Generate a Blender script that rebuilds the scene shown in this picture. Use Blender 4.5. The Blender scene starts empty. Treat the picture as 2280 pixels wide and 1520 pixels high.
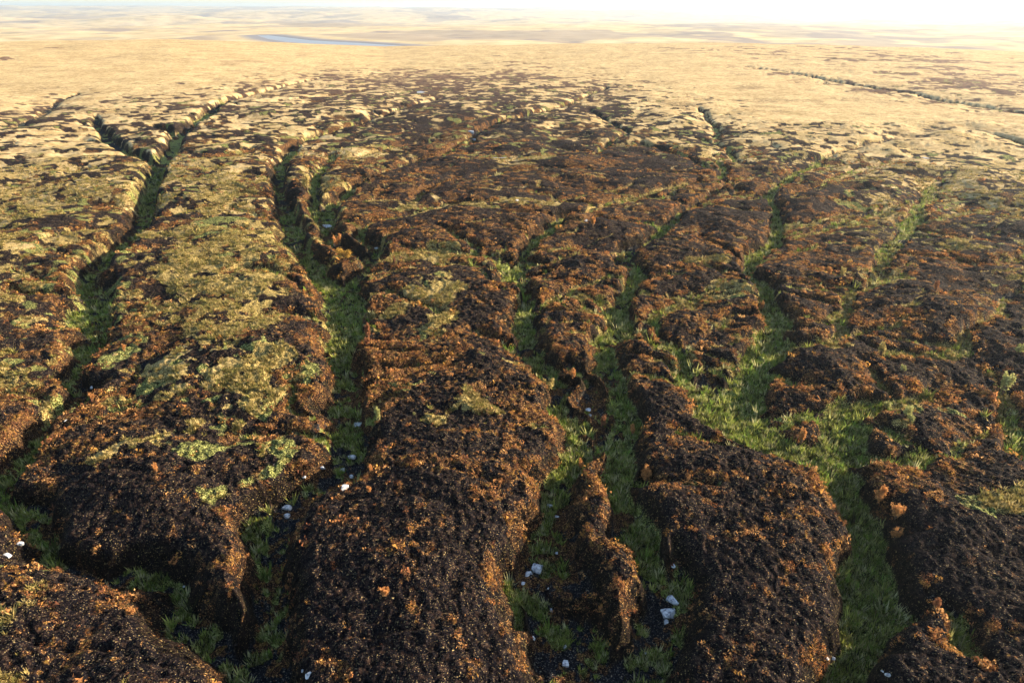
import bpy, bmesh, math
import numpy as np
from mathutils import Vector

rng = np.random.default_rng(7)
scene = bpy.context.scene
COL = scene.collection

# ------------------------------------------------------------------ camera
CAM_H = 35.0
PITCH = math.radians(26.0)
FOC = 1520.0                       # focal length in pixels of the 2280 px wide photograph
cam_d = bpy.data.cameras.new("camera")
cam = bpy.data.objects.new("camera", cam_d)
COL.objects.link(cam)
cam_d.sensor_width = 36.0
cam_d.lens = 36.0 * FOC / 2280.0
cam_d.clip_start = 0.5
cam_d.clip_end = 60000.0
cam.location = (0, 0, CAM_H)
cam.rotation_euler = (math.pi / 2 - PITCH, 0, 0)
scene.camera = cam

# ------------------------------------------------------------------ light
SUN_EL = math.radians(17.5)
SUN_AZ = math.radians(74.0)        # clockwise from the view direction: low, from the right
world = bpy.data.worlds.new("World")
scene.world = world
world.use_nodes = True
wn = world.node_tree
wn.nodes.clear()
wo = wn.nodes.new("ShaderNodeOutputWorld")
wb = wn.nodes.new("ShaderNodeBackground")
ws = wn.nodes.new("ShaderNodeTexSky")
ws.sky_type = 'NISHITA'
ws.sun_disc = False
ws.sun_elevation = SUN_EL
ws.sun_rotation = SUN_AZ
ws.altitude = 500.0
ws.air_density = 1.0
ws.dust_density = 1.2
ws.ozone_density = 1.0
wb.inputs["Strength"].default_value = 0.10
wn.links.new(ws.outputs[0], wb.inputs[0])
wn.links.new(wb.outputs[0], wo.inputs[0])
sd = bpy.data.lights.new("sun", 'SUN')
sd.energy = 5.0
sd.angle = math.radians(0.6)
sd.color = (1.0, 0.84, 0.63)
so = bpy.data.objects.new("sun", sd)
COL.objects.link(so)
sun_dir = Vector((math.sin(SUN_AZ) * math.cos(SUN_EL), math.cos(SUN_AZ) * math.cos(SUN_EL), math.sin(SUN_EL)))
so.rotation_euler = sun_dir.to_track_quat('Z', 'Y').to_euler()
so.location = (80, 60, 90)
scene.view_settings.view_transform = 'Standard'
scene.view_settings.look = 'None'
scene.view_settings.gamma = 1.0
scene.view_settings.exposure = 1.92
scene.cycles.max_bounces = 4
scene.cycles.diffuse_bounces = 2
scene.cycles.volume_bounces = 0
scene.cycles.use_denoising = True
scene.cycles.denoising_input_passes = 'RGB_ALBEDO_NORMAL'
scene.cycles.denoising_prefilter = 'ACCURATE'
scene.cycles.sample_clamp_direct = 0.6
scene.cycles.sample_clamp_indirect = 0.35

# ------------------------------------------------------------------ survey helpers
CP, SP = math.cos(PITCH), math.sin(PITCH)
def ray(px, py):
    a = (px - 1140.0) / FOC
    b = -(py - 760.0) / FOC
    return np.array([a, CP + b * SP, -SP + b * CP])
def on_level(px, py, z):
    d = ray(px, py)
    t = (z - CAM_H) / d[2]
    return d[0] * t, d[1] * t, t            # t is also the depth along the view axis
def chart(x, y):                            # ground position -> survey chart coordinates
    zc = y * CP + CAM_H * SP
    zc = np.maximum(zc, 6.0)
    yc = y * SP - CAM_H * CP
    return 1140.0 + FOC * x / zc, 760.0 - FOC * yc / zc

# ------------------------------------------------------------------ noise
_T = [rng.standard_normal((256, 256)).astype(np.float32) for _ in range(6)]
def vnoise(x, y, k):
    T = _T[k % 6]
    xf = np.floor(x); yf = np.floor(y)
    fx = (x - xf).astype(np.float32); fy = (y - yf).astype(np.float32)
    xi = xf.astype(np.int64) & 255; yi = yf.astype(np.int64) & 255
    x1 = (xi + 1) & 255; y1 = (yi + 1) & 255
    fx = fx * fx * (3 - 2 * fx); fy = fy * fy * (3 - 2 * fy)
    a = T[xi, yi]; b = T[x1, yi]; c = T[xi, y1]; d = T[x1, y1]
    return (a + (b - a) * fx) * (1 - fy) + (c + (d - c) * fx) * fy
def fbm(x, y, lam, octv=3, seed=0, gain=0.55, spacing=None):
    """about unit variance; octaves finer than the mesh spacing fade out"""
    out = np.zeros(np.shape(x), np.float32); amp = 1.0; tot = 0.0
    for i in range(octv):
        ang = 0.7 + 1.3 * i + seed
        ca, sa = math.cos(ang), math.sin(ang)
        n = vnoise((x * ca + y * sa) / lam + 17.3 * seed + 5.1 * i, (-x * sa + y * ca) / lam + 9.7 * seed, seed + i)
        w = amp
        if spacing is not None:
            w = amp * np.clip(lam / (1.6 * spacing) - 0.5, 0, 1)
        out += (n * w).astype(np.float32)
        tot += amp * amp
        amp *= gain; lam *= 0.5
    return out / (0.55 * math.sqrt(tot))
def sstep(a, b, v):
    t = np.clip((v - a) / (b - a), 0, 1)
    return t * t * (3 - 2 * t)
def uni(n):                                 # noise -> 0..1 spread evenly
    return 1.0 / (1.0 + np.exp(-1.7 * n))

# ------------------------------------------------------------------ the grid of the moor
rs = list(np.arange(4.0, 22.0, 0.7))
r = 22.0
while r < 820.0:
    rs.append(r)
    r += max(0.11, 0.52 * (r * r + CAM_H ** 2) / (CAM_H * 683.0))
RS = np.array(rs)
dense = np.arange(-1.03, 1.03, 0.00145)
rest = np.linspace(dense[-1], dense[0] + 2 * math.pi, 100)[1:-1]
TH = np.concatenate([dense, rest])
NR, NT = len(RS), len(TH)
X = (RS[:, None] * np.sin(TH)[None, :])
Y = (RS[:, None] * np.cos(TH)[None, :])
dr = np.gradient(RS)
dth = np.concatenate([np.full(len(dense), 0.00145), np.full(len(rest), rest[1] - rest[0])])
SPACE = np.maximum(dr[:, None], RS[:, None] * dth[None, :]) * 0.75

# ------------------------------------------------------------------ gullies: (chart x, chart y, half width, depth m, green 0..1)
GUL = [
 # left main gully
 [(712,176,3,.8,.1),(650,193,4,1.4,.2),(590,213,5,1.8,.3),(520,228,6,2.0,.2),(488,240,8,2.2,.4),(458,266,13,2.2,1),(430,285,9,2.3,.6),
  (398,306,12,2.3,.9),(392,335,11,2.3,.9),(365,365,14,2.4,.9),(345,400,16,2.5,.7),(338,440,17,2.6,.9),(325,480,17,2.7,.9),(305,520,16,2.8,.8),
  (262,553,22,2.8,.9),(232,585,16,3.0,.5),(205,640,22,3.1,.6),(185,690,24,3.2,1),(190,745,26,3.3,1),(195,785,30,3.3,1),(178,830,22,3.3,.9),(168,880,20,3.4,.8),
  (140,930,24,3.4,.5),(90,990,26,3.5,.4),(30,1030,24,3.5,1),(8,1070,18,3.5,1),(18,1098,9,3.6,1),(75,1112,16,3.6,1),(112,1140,18,3.6,1),(118,1190,12,3.8,.9),
  (108,1235,10,4.0,.6),(170,1268,12,4.2,.2),(250,1282,14,4.3,.6),(310,1300,15,4.3,.7),(350,1340,13,4.4,.5),(400,1380,12,4.5,.5),(455,1400,14,4.6,.5),
  (500,1430,18,4.8,.7),(530,1470,24,5.0,.4),(560,1520,30,5.1,.3),(590,1600,40,5.2,.3)],
 [(60,1112,8,3.4,1),(100,1105,14,3.6,1),(118,1130,22,3.6,1)],
 [(60,1010,8,2.6,.9),(20,1030,12,3.4,1)],
 [(390,303,7,2.0,.3),(360,290,6,1.6,.2),(340,283,4,1.0,.1)],
 [(214,262,3,.8,.1),(222,288,6,1.8,.3),(245,315,9,2.2,.4),(275,342,9,2.2,.7),(320,358,10,2.4,.7),(350,372,12,2.4,.9)],
 [(178,214,3,.6,.1),(132,226,4,.8,.2),(120,240,5,.9,.3),(70,268,8,.8,.5),(30,285,9,.5,.5)],
 [(600,262,3,.7,.1),(535,268,4,1.2,.1),(480,272,5,1.7,.2)],
 # second gully
 [(990,215,2,.6,.1),(900,240,3,1.0,.1),(830,266,4,1.4,.1),(760,290,6,1.7,.2),(700,303,9,1.9,.7),(655,326,9,1.9,.5),(640,345,12,2.0,.7),
  (630,372,12,2.1,.8),(622,400,9,2.4,.3),(625,430,10,2.7,.2),(632,460,12,2.9,.4),(645,500,20,3.0,.9),(655,540,24,3.0,.8),(690,580,20,3.1,.7),
  (735,612,24,3.1,.5),(762,655,34,3.2,1),(768,710,38,3.3,.9),(772,770,38,3.3,.9),(768,830,36,3.4,.9),(772,900,46,3.4,1),(788,955,34,3.5,1),
  (795,1000,32,3.6,.7),(770,1040,50,3.7,.25),(715,1075,52,3.8,.1),(660,1130,40,4.0,.2),(625,1190,26,4.2,.3),(605,1250,22,4.4,.3),(600,1320,30,4.6,.1),(590,1400,40,4.9,.05),(585,1480,50,5.1,.05),(590,1600,60,5.3,.05)],
 [(620,1120,14,3.2,1),(590,1170,24,3.5,1),(578,1215,20,3.9,1),(590,1270,8,4.3,.9),(592,1310,6,4.5,.9)],
 [(740,335,5,1.0,.5),(728,360,8,1.3,.8),(705,395,13,1.4,1),(692,425,8,1.6,.6),(700,455,10,2.0,.9),(722,490,15,2.6,.9),(735,530,14,2.8,.7),(775,565,14,3.0,.6),(830,580,16,3.1,.5)],
 [(1060,290,3,.6,.0),(985,345,5,1.2,.6),(930,352,8,1.5,.6),(885,372,7,1.7,.2),(830,398,8,1.8,.2),(785,420,10,1.9,1),(760,445,12,2.1,1),(735,462,12,2.3,.8),(722,480,12,2.6,.8)],
 [(860,480,5,.9,.8),(830,492,8,1.4,.8),(812,515,14,2.4,.9),(828,548,15,2.8,.7),(838,580,14,3.0,.3),(812,605,14,3.1,.6),(775,640,18,3.2,.8)],
 [(1090,442,2,.5,.9),(1000,446,4,.7,1),(930,462,5,.8,1),(870,480,4,.9,.6)],
 [(830,690,6,1.6,0),(808,700,12,2.6,0),(790,705,14,3.2,.2)],
 [(895,800,4,.7,.5),(850,815,8,1.6,.1),(820,860,22,3.3,.0),(800,900,18,3.4,.2)],
 [(890,870,6,.8,.8),(850,900,14,1.5,1),(835,935,16,2.2,1),(815,960,12,3.3,.2)],
 [(1060,720,5,.8,.2),(1125,752,8,1.9,.1),(1165,770,14,2.9,.8)],
 # third gully
 [(1560,395,3,.8,.3),(1480,430,4,1.0,.7),(1350,447,5,1.1,.7),(1290,475,6,1.5,.6),(1245,482,9,1.8,1),(1222,510,12,2.0,1),(1190,550,13,2.2,1),(1155,585,18,2.4,1),(1150,625,15,2.5,1),
  (1165,665,20,2.6,1),(1165,710,22,2.8,1),(1182,765,24,2.9,1),(1210,820,28,3.0,.9),(1245,870,22,3.1,.9),(1262,930,28,3.2,1),(1258,985,38,3.3,1),(1245,1040,38,3.4,1),
  (1240,1110,36,3.5,.9),(1240,1180,36,3.7,.9),(1220,1250,44,3.9,.6),(1200,1300,32,4.1,.4),(1215,1360,40,4.4,.15),(1270,1430,60,4.8,.05),(1300,1520,70,5.0,.05),(1310,1600,80,5.0,.05)],
 [(1165,1290,10,3.6,1),(1155,1340,10,4.0,1),(1165,1390,8,4.3,.9)],
 [(880,556,6,.8,1),(940,552,8,.9,1),(1010,560,9,1.0,1),(1075,562,7,1.2,1),(1125,575,11,1.8,1),(1150,592,12,2.3,1)],
 [(985,500,4,.7,.8),(1035,515,7,1.1,.9),(1052,545,10,1.2,1),(1050,562,10,1.2,1)],
 [(1420,620,3,.6,.9),(1350,600,3,.6,.5),(1270,640,5,.8,.9),(1225,660,6,1.2,.7),(1195,690,8,2.3,.8)],
 [(1215,600,10,1.9,.1),(1195,610,10,2.3,.6),(1170,625,10,2.5,.8)],
 # black cut between the third and fourth
 [(1265,800,8,1.8,.1),(1290,850,12,2.9,.0),(1308,905,18,3.6,.0),(1318,965,14,3.7,.0),(1300,1015,8,3.0,.0),(1276,1060,8,2.6,.0),(1268,1130,12,2.6,.1),(1266,1200,16,2.8,.2),(1270,1290,26,3.4,.1)],
 # fourth gully
 [(1640,395,3,1.0,.1),(1590,430,5,1.4,.1),(1530,465,6,1.7,.1),(1480,505,9,1.9,.5),(1425,545,10,2.0,.6),(1400,580,14,2.2,.9),(1412,625,16,2.4,1),(1385,675,24,2.6,1),(1360,730,22,2.8,1),(1348,790,22,2.9,1),
  (1352,850,26,3.0,1),(1362,910,24,3.1,1),(1372,970,30,3.2,1),(1368,1030,32,2.7,1),(1388,1090,33,2.5,1),(1408,1150,36,2.5,1),(1432,1205,36,2.6,1),(1462,1260,38,2.8,.9),
  (1490,1330,40,4.2,.2),(1450,1400,50,4.6,.05),(1420,1480,60,4.9,.05),(1400,1600,80,5.0,.05)],
 [(1430,1080,20,3.2,.9),(1480,1085,8,1.6,.9),(1560,1080,6,.8,.9),(1620,1075,3,.4,.6)],
 [(1540,1240,10,2.8,.7),(1520,1300,30,3.4,.6),(1500,1340,34,4.1,.4)],
 [(1408,1345,8,4.0,0),(1400,1420,20,4.7,0)],
 # light grass meander
 [(1620,632,3,.6,.8),(1560,640,5,.9,.9),(1520,662,7,1.2,1),(1465,685,8,1.5,1),(1442,700,8,1.7,1),(1462,740,10,1.9,1),(1500,772,9,2.0,1),(1530,795,10,2.0,1),(1545,830,9,2.0,.7),(1575,870,12,1.9,.9),(1600,910,22,1.6,1)],
 [(1410,790,7,2.0,.8),(1450,790,5,1.2,1),(1500,812,5,.8,1),(1540,830,6,1.4,1)],
 [(1380,745,12,2.6,.1),(1420,720,10,1.6,.1),(1440,700,6,1.3,.7)],
 [(1592,800,5,1.2,0),(1600,840,9,2.2,0),(1605,880,12,2.4,.1)],
 # fifth, wide green gully
 [(2000,300,2,.5,.3),(1880,330,3,.8,.4),(1790,370,4,1.2,.8),(1740,405,5,1.6,.9),(1712,432,7,1.8,.9),(1720,465,7,1.8,1),(1738,495,9,1.9,1),(1720,525,10,2.0,1),(1690,565,13,2.1,1),(1682,600,13,2.2,1),
  (1705,640,14,2.4,.9),(1722,680,18,2.5,.9),(1730,725,18,2.5,.7),(1715,770,26,2.6,1),(1680,800,26,2.7,1),(1668,850,30,2.4,1),(1640,895,34,1.9,1),(1645,935,36,1.5,1),
  (1720,970,32,1.4,1),(1800,1003,32,1.6,1),(1858,1035,36,2.2,1),(1885,1095,38,3.0,1),(1915,1155,42,3.4,1),(1940,1215,46,3.5,1),(1955,1280,56,3.6,1),(1965,1340,58,3.7,1),(1935,1400,48,3.9,1),
  (1905,1460,44,4.1,1),(1905,1520,50,4.2,1),(1910,1600,60,4.2,1)],
 [(2040,1345,12,3.6,1),(1990,1350,30,3.7,1)],
 [(1640,418,6,1.6,0),(1668,430,6,1.4,0),(1610,395,6,1.4,.5),(1615,372,4,1.2,.9),(1590,350,4,1.0,.5),(1660,340,3,.6,.8)],
 [(1740,500,6,1.2,1),(1800,490,4,.8,1),(1880,470,3,.7,.7),(1960,450,2,.4,.5)],
 [(1720,765,12,2.4,.9),(1770,768,9,1.6,1),(1820,755,10,1.4,1),(1870,715,8,1.3,1),(1895,670,10,1.2,1),(1905,640,9,1.1,1),(1960,615,6,1.0,.9),(2030,602,4,.6,.9)],
 [(1985,610,8,.9,.6),(1955,585,12,1.1,.9),(1975,560,12,1.1,.8),(2010,520,10,1.1,.6),(2035,480,10,1.1,.7),(2080,420,8,1.0,.7),(2100,390,5,.6,.4)],
 [(1700,820,14,2.5,1),(1760,830,8,1.3,.9),(1800,842,4,.8,.8)],
 [(1700,930,16,1.7,1),(1705,905,14,2.0,.3),(1725,895,8,1.6,.0)],
 [(1850,1015,30,2.0,1),(1878,960,26,1.9,1),(1900,920,24,1.8,1),(1960,895,18,1.8,.9),(2010,880,14,1.4,.9),(2060,850,8,.9,.8)],
 [(1890,1020,14,2.8,1),(1960,1018,8,1.9,1),(2030,1020,8,1.5,1),(2085,1015,9,1.3,1),(2070,990,9,1.2,1),(2010,965,9,1.2,.9),(1965,940,9,1.6,.8),(1925,925,12,2.0,.9)],
 [(1985,770,4,.7,1),(2050,770,7,1.0,1),(2120,775,8,1.0,1),(2160,740,8,.9,.7),(2200,700,6,.7,.5),(2280,640,4,.5,.4)],
 [(1925,800,5,1.0,.5),(1950,840,9,1.4,.6),(1985,880,12,1.5,.9)],
 [(2210,820,8,1.0,.6),(2235,880,12,1.4,.7),(2265,950,22,1.8,1),(2300,1020,30,2.0,1)],
 # thin grassy runnels of the middle and right
 [(1340,445,3,.7,.9),(1440,425,4,1.0,.9),(1540,405,4,.9,.9),(1600,400,2,.4,.7)],
 [(1230,440,3,.7,.8),(1330,425,3,.9,.8),(1400,405,2,.4,.6)],
 [(1770,520,4,.9,.9),(1850,500,5,1.2,.9),(1950,470,5,1.0,.9),(2030,440,3,.5,.8)],
 [(1830,395,3,.8,.9),(1900,375,4,1.0,1),(1990,355,3,.6,.9)],
 [(1730,438,6,1.7,.1),(1800,418,6,1.4,.1),(1870,398,5,1.1,.3),(1920,385,3,.6,.3)],
 [(2080,480,4,.8,.7),(2150,465,4,.8,.8),(2230,455,3,.5,.7)],
 [(2050,500,5,1.0,.5),(2110,520,5,1.0,.6),(2190,528,4,.6,.6)],
 [(860,640,4,.9,.8),(930,655,5,1.1,.9),(990,685,8,.9,1)],
 [(880,300,4,1.1,.1),(960,288,4,1.1,.1),(1050,270,3,.9,.1),(1120,255,2,.5,.1)],
 [(800,345,4,1.0,.2),(860,325,4,1.1,.1),(940,312,3,.8,.1),(1010,305,2,.4,.1)],
 [(1430,322,4,1.0,.3),(1500,340,5,1.2,.3),(1560,362,5,1.3,.3),(1605,378,5,1.4,.6)],
 [(1470,292,3,.9,.2),(1560,305,4,1.1,.3),(1620,330,4,1.1,.4),(1650,360,5,1.3,.6)],
 [(1060,395,4,.9,.5),(1130,380,4,1.0,.7),(1210,372,3,.8,.8),(1290,372,2,.4,.5)],
 [(1100,330,4,.9,.1),(1180,318,4,.9,.1),(1260,300,3,.6,.2)],
 [(700,640,0.1,.1,.2),(640,600,4,.9,.8),(580,590,4,.8,.9),(510,600,3,.5,.9)],
 [(712,705,6,1.2,.5),(640,690,5,.9,.8),(560,700,4,.6,.8)],
 [(305,560,6,1.2,.2),(360,545,5,.9,.6),(420,530,3,.5,.8)],
 [(560,330,4,.9,.2),(500,345,4,.8,.3),(440,350,3,.5,.5)],
 [(90,540,4,.8,.3),(150,520,5,1.0,.4),(230,510,8,1.4,.3)],
 [(20,640,5,.9,.8),(80,650,6,1.0,.8),(140,660,10,1.6,.5)],
 # far gullies on the plain
 [(1352,197,2,.8,.1),(1300,218,3,1.2,.1),(1262,236,4,1.3,.1),(1220,246,4,1.3,.2),(1160,262,5,1.4,.3),(1110,275,5,1.2,.1),(1060,292,6,1.3,.05),(1050,318,6,1.0,.05)],
 [(1310,245,3,1.0,.1),(1345,265,4,1.2,.2),(1400,290,4,1.1,.5),(1350,325,6,1.0,.3),(1320,345,5,.9,.3)],
 [(1645,150,2,.9,.2),(1740,165,4,1.0,.1),(1830,182,6,1.2,.3),(1920,197,6,1.2,.2),(2030,213,6,1.2,.2),(2140,232,6,1.2,.3),(2290,256,7,1.2,.2)],
 [(2290,325,4,1.4,.6),(2225,300,3,1.1,.5),(2150,286,2,.7,.3)],
 [(1240,345,5,.9,.6),(1170,352,5,.8,.9),(1100,350,4,.6,.6)],
 [(1560,245,3,.8,.7),(1600,290,4,1.0,.6),(1590,320,4,1.0,.3)],
 [(640,240,3,.9,.1),(720,228,2,.6,.1)],
 [(600,232,3,.9,.1),(700,218,3,.9,.1),(820,200,2,.5,.0)],
 [(1010,390,3,.8,.2),(960,415,5,.9,.7),(930,440,6,.9,1)],
 [(1560,520,4,1.0,.8),(1600,545,5,1.1,.8),(1650,575,6,1.6,.7)],
 [(1330,480,4,1.0,.2),(1300,500,6,1.0,.8),(1240,500,6,1.5,.9)],
 [(1640,700,4,.6,.2),(1570,735,4,.7,.1),(1520,760,8,1.5,.1)],
 [(2120,560,4,.7,.5),(2170,590,8,1.0,.4),(2230,585,6,.8,.7),(2290,560,5,.6,.5)],
 [(2110,1290,10,1.3,.5),(2180,1380,20,1.6,.5),(2200,1480,26,1.6,.5)],
 [(200,880,8,1.2,.1),(250,860,8,1.1,.1),(330,800,6,.7,.2),(420,765,4,.5,.8)],
 [(215,740,10,2.2,.1),(260,725,8,1.2,.4),(330,700,6,.7,.5)],
]
# small side runnels that feed the gullies
rb = np.random.default_rng(21)
SIDE = []
for g in GUL:
    if len(g) < 5: continue
    w = [on_level(p[0], p[1], -p[3] * 0.54) for p in g]
    run = rb.uniform(2, 6)
    for (a, b, pa, pb) in zip(w[:-1], w[1:], g[:-1], g[1:]):
        L = math.hypot(b[0] - a[0], b[1] - a[1]); pos = run
        while pos < L:
            t = pos / L; x0, y0 = a[0] + (b[0] - a[0]) * t, a[1] + (b[1] - a[1]) * t
            D0 = pa[3] + (pb[3] - pa[3]) * t
            if y0 > 50 and D0 > 0.9 and not (1 < x0 < 12 and y0 < 75):
                side = 1 if rb.random() < 0.55 else -1
                ang = rb.uniform(-0.15, 0.75)                       # mostly sideways, a little up the slope
                ln = rb.uniform(5, 13) * (1.0 if y0 < 120 else 1.5)
                n = 6; pts = []; x, y = x0, y0; st = ln / n; dd = min(D0 * 0.8, rb.uniform(1.1, 2.0))
                for q in range(n + 1):
                    f = 1 - q / n
                    pts.append((x, y, 0.14 + 0.42 * f, (0.35 + dd * f) * 0.56, 0.95 * rb.random() ** 0.35))
                    ang += rb.uniform(-0.35, 0.35)
                    x += side * math.cos(ang) * st; y += math.sin(ang) * st
                SIDE.append(pts)
            pos += rb.uniform(3.0, 6.5) * (1.0 if y0 < 110 else 1.8)
        run = pos - L
H = np.zeros((NR, NT), np.float32)
DM = 0.58
S = np.full((NR, NT), 14.0, np.float32)
VEG = np.zeros((NR, NT), np.float32); DEP = np.zeros((NR, NT), np.float32)
wx = fbm(X, Y, 7.0, 3, 1); wy = fbm(X, Y, 7.0, 3, 2)
wamp = 0.5 - 0.2 * sstep(90, 200, RS)[:, None]
XW = (X + wamp * wx).astype(np.float32); YW = (Y + wamp * wy).astype(np.float32)
edge = fbm(X, Y, 2.2, 2, 3, spacing=SPACE)
nd = len(dense)
for g in GUL + SIDE:
    pts = list(g) if isinstance(g[0][0], float) else []
    for (px, py, hw, D, v) in ([] if pts else g):
        dm = DM + 0.42 * min(1.0, max(0.0, (720 - py) / 260.0)) * (1.0 if py > 160 else 0.3)     # the upper cuts are sharper
        x, y, zc = on_level(px, py, -D * dm)
        pts.append((x, y, hw / FOC * zc * 1.05 + 0.10, D * dm, v))
    if not isinstance(g[0][0], float):
        # widths were read across the channel in the picture: undo the foreshortening of channels that run sideways
        w2 = []
        for i, p in enumerate(pts):
            a = pts[max(0, i - 1)]; b = pts[min(len(pts) - 1, i + 1)]
            L = math.hypot(b[0] - a[0], b[1] - a[1]) + 1e-6
            nx, ny = -(b[1] - a[1]) / L, (b[0] - a[0]) / L
            sdp = CAM_H / math.hypot(CAM_H, math.hypot(p[0], p[1]))
            k = min(1.8, 1.0 / math.hypot(nx, ny * sdp)) * (0.84 if g[0][0] < 1330 or g[-1][0] < 1330 else 0.97)
            w2.append((p[0], p[1], p[2] * k, p[3] * (1 - 0.30 * max(0, k - 1)), p[4]))
        pts = w2
    for A, B in zip(pts[:-1], pts[1:]):
        cx, cy = (A[0] + B[0]) / 2, (A[1] + B[1]) / 2
        L = math.hypot(B[0] - A[0], B[1] - A[1])
        R = L / 2 + 16 + max(A[2], B[2])
        c = math.hypot(cx, cy)
        i0, i1 = np.searchsorted(RS, [c - R, c + R])
        if i0 >= i1: continue
        th = math.atan2(cx, cy)
        dt = math.asin(min(0.999, R / c)) if R < c else 1.5
        j0, j1 = np.searchsorted(dense, [th - dt, th + dt])
        if j0 >= j1: continue
        sl = (slice(i0, i1), slice(j0, j1))
        x = XW[sl] - A[0]; y = YW[sl] - A[1]
        ux, uy = B[0] - A[0], B[1] - A[1]
        t = np.clip((x * ux + y * uy) / (L * L + 1e-9), 0, 1)
        d = np.hypot(x - t * ux, y - t * uy)
        w = A[2] + (B[2] - A[2]) * t
        D = A[3] + (B[3] - A[3]) * t
        s = d - w + 0.12 * edge[sl] * np.minimum(w, 1.0) * (0.4 + 0.6 * (c < 110))
        q = np.clip(s / (0.78 * D + 0.15), 0, 1)
        h = -D * (1 - q) ** 1.9 - 0.1 * np.clip(-s, 0, 1)
        H[sl] = np.minimum(H[sl], h)
        m = s < S[sl]
        S[sl] = np.where(m, s, S[sl])
        DEP[sl] = np.where(m, D, DEP[sl])
        VEG[sl] = np.where(m, A[4] + (B[4] - A[4]) * t, VEG[sl])

# ------------------------------------------------------------------ survey maps of the plant cover (0..9), with some sunlit rims and shade painted in
GX = np.arange(0, 2281, 190.0)
GY = np.array([0, 100, 112, 135, 180, 250, 320, 400, 500, 600, 700, 800, 900, 1000, 1100, 1250, 1400, 1520.0])
STRAW = np.array([
 [9]*13,
 [9,9,9,9,9,9,8,8,7,7,6,6,7],
 [9,9,9,9,9,8,7,7,4,4,5,6,7],
 [9,9,9,9,8,8,6,8,9,6,4,4,6],
 [9,9,9,7,4,2,3,6,9,9,8,5,5],
 [7,6,4,3,2,1,1,2,5,9,9,9,9],
 [6,6,5,4,2,1,1,1,2,4,8,9,9],
 [6,6,4,5,2,2,2,1,1,1,3,6,8],
 [5,5,3,6,2,1,1,1,2,1,3,3,4],
 [4,1,5,4,1,2,1,0,1,1,2,2,3],
 [3,1,2,2,1,2,1,0,1,1,2,2,2],
 [2,1,3,2,2,1,1,1,1,2,2,2,2],
 [1,0,2,2,2,1,0,0,1,1,2,2,2],
 [1,0,1,2,1,0,0,0,0,1,1,2,2],
 [1,0,0,1,0,0,0,0,0,0,1,1,2],
 [1,0,0,0,0,0,0,0,0,0,0,0,1],
 [1,0,0,0,0,0,0,0,0,0,0,1,1],
 [1,1,0,0,0,0,0,0,0,0,0,1,1]], float) / 9
ORANGE = np.array([
 [1]*13,
 [1,1,1,1,1,2,3,4,4,5,4,4,3],
 [1,1,1,1,1,2,5,5,7,7,6,4,4],
 [1,1,1,1,2,2,6,2,2,4,6,5,5],
 [1,1,1,2,3,3,2,1,1,1,2,4,3],
 [2,2,3,4,4,4,4,3,1,1,0,1,1],
 [3,3,4,5,5,5,4,4,4,4,3,1,1],
 [4,4,3,5,5,5,5,5,5,5,6,4,3],
 [4,5,4,4,6,5,5,5,4,5,5,4,3],
 [5,6,4,5,6,5,5,4,4,5,4,4,3],
 [6,6,3,6,6,5,5,5,4,5,4,4,3],
 [6,6,4,7,6,6,6,5,4,4,4,4,3],
 [6,3,4,6,6,6,7,4,4,4,4,3,3],
 [3,2,4,5,5,5,5,4,3,3,3,3,3],
 [2,1,3,4,2,4,5,4,3,3,3,2,2],
 [5,1,1,2,1,3,4,4,2,3,3,2,2],
 [5,4,2,1,1,3,4,3,2,3,3,1,2],
 [4,4,3,1,1,3,6,2,2,3,3,1,2]], float) / 9
CX, CY = chart(X + 1.2 * wx, Y + 1.2 * wy)
def survey(M):
    gx = np.clip(CX / 190.0, 0, 11.999); ix = gx.astype(int); fx = gx - ix
    gy = np.interp(CY, GY, np.arange(len(GY))); gy = np.clip(gy, 0, len(GY) - 1.001); iy = gy.astype(int); fy = gy - iy
    return ((M[iy, ix] * (1 - fx) + M[iy, ix + 1] * fx) * (1 - fy) + (M[iy + 1, ix] * (1 - fx) + M[iy + 1, ix + 1] * fx) * fy).astype(np.float32)
straw = survey(STRAW); orange = survey(ORANGE)
straw = np.where(CY > 270, straw * 0.78, straw)
straw = straw ** (1 + 0.9 * sstep(300, 420, CY) * sstep(560, 700, CX))
def blobs(base, lst):
    for (px, py, rx, ry, a) in lst:
        e = ((CX - px) / rx) ** 2 + ((CY - py) / ry) ** 2
        k = a * np.exp(-np.minimum(e, 30) ** 1.3)
        base = np.maximum(base, k) if a > 0 else base * (1 + k)
    return base.astype(np.float32)
straw = blobs(straw, [(1045,920,52,28,.95),(985,693,40,14,.95),(1000,712,45,12,.8),(900,665,50,6,.8),(1000,562,75,8,.95),(905,556,45,10,.9),(1550,567,70,5,.95),
  (352,1000,42,12,.95),(2215,1128,78,30,1),(1090,785,100,7,.75),(480,738,70,16,.7),(440,570,100,40,.55),(480,450,90,50,.55),(430,615,90,10,.8),  # the long thin patch beside the boulder-free rim paints its sunlit edge
  (700,405,40,22,1),(60,480,60,40,.7),(30,620,50,25,.8),(180,470,30,30,.7),(430,810,45,12,.6),(950,550,60,8,.8),(1000,640,50,30,.45),
  (940,845,70,8,.6),(620,830,50,20,.6),(760,555,60,9,.0),(2000,900,50,30,.5),(1640,640,60,20,.5),(1150,350,60,5,.9),(1090,442,200,7,.5),
  (830,330,80,14,.8),(1940,300,60,20,.9),(1480,812,60,8,.9),(2140,540,70,14,.7),(1950,600,70,16,.6),(1860,740,45,14,.7)])
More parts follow.
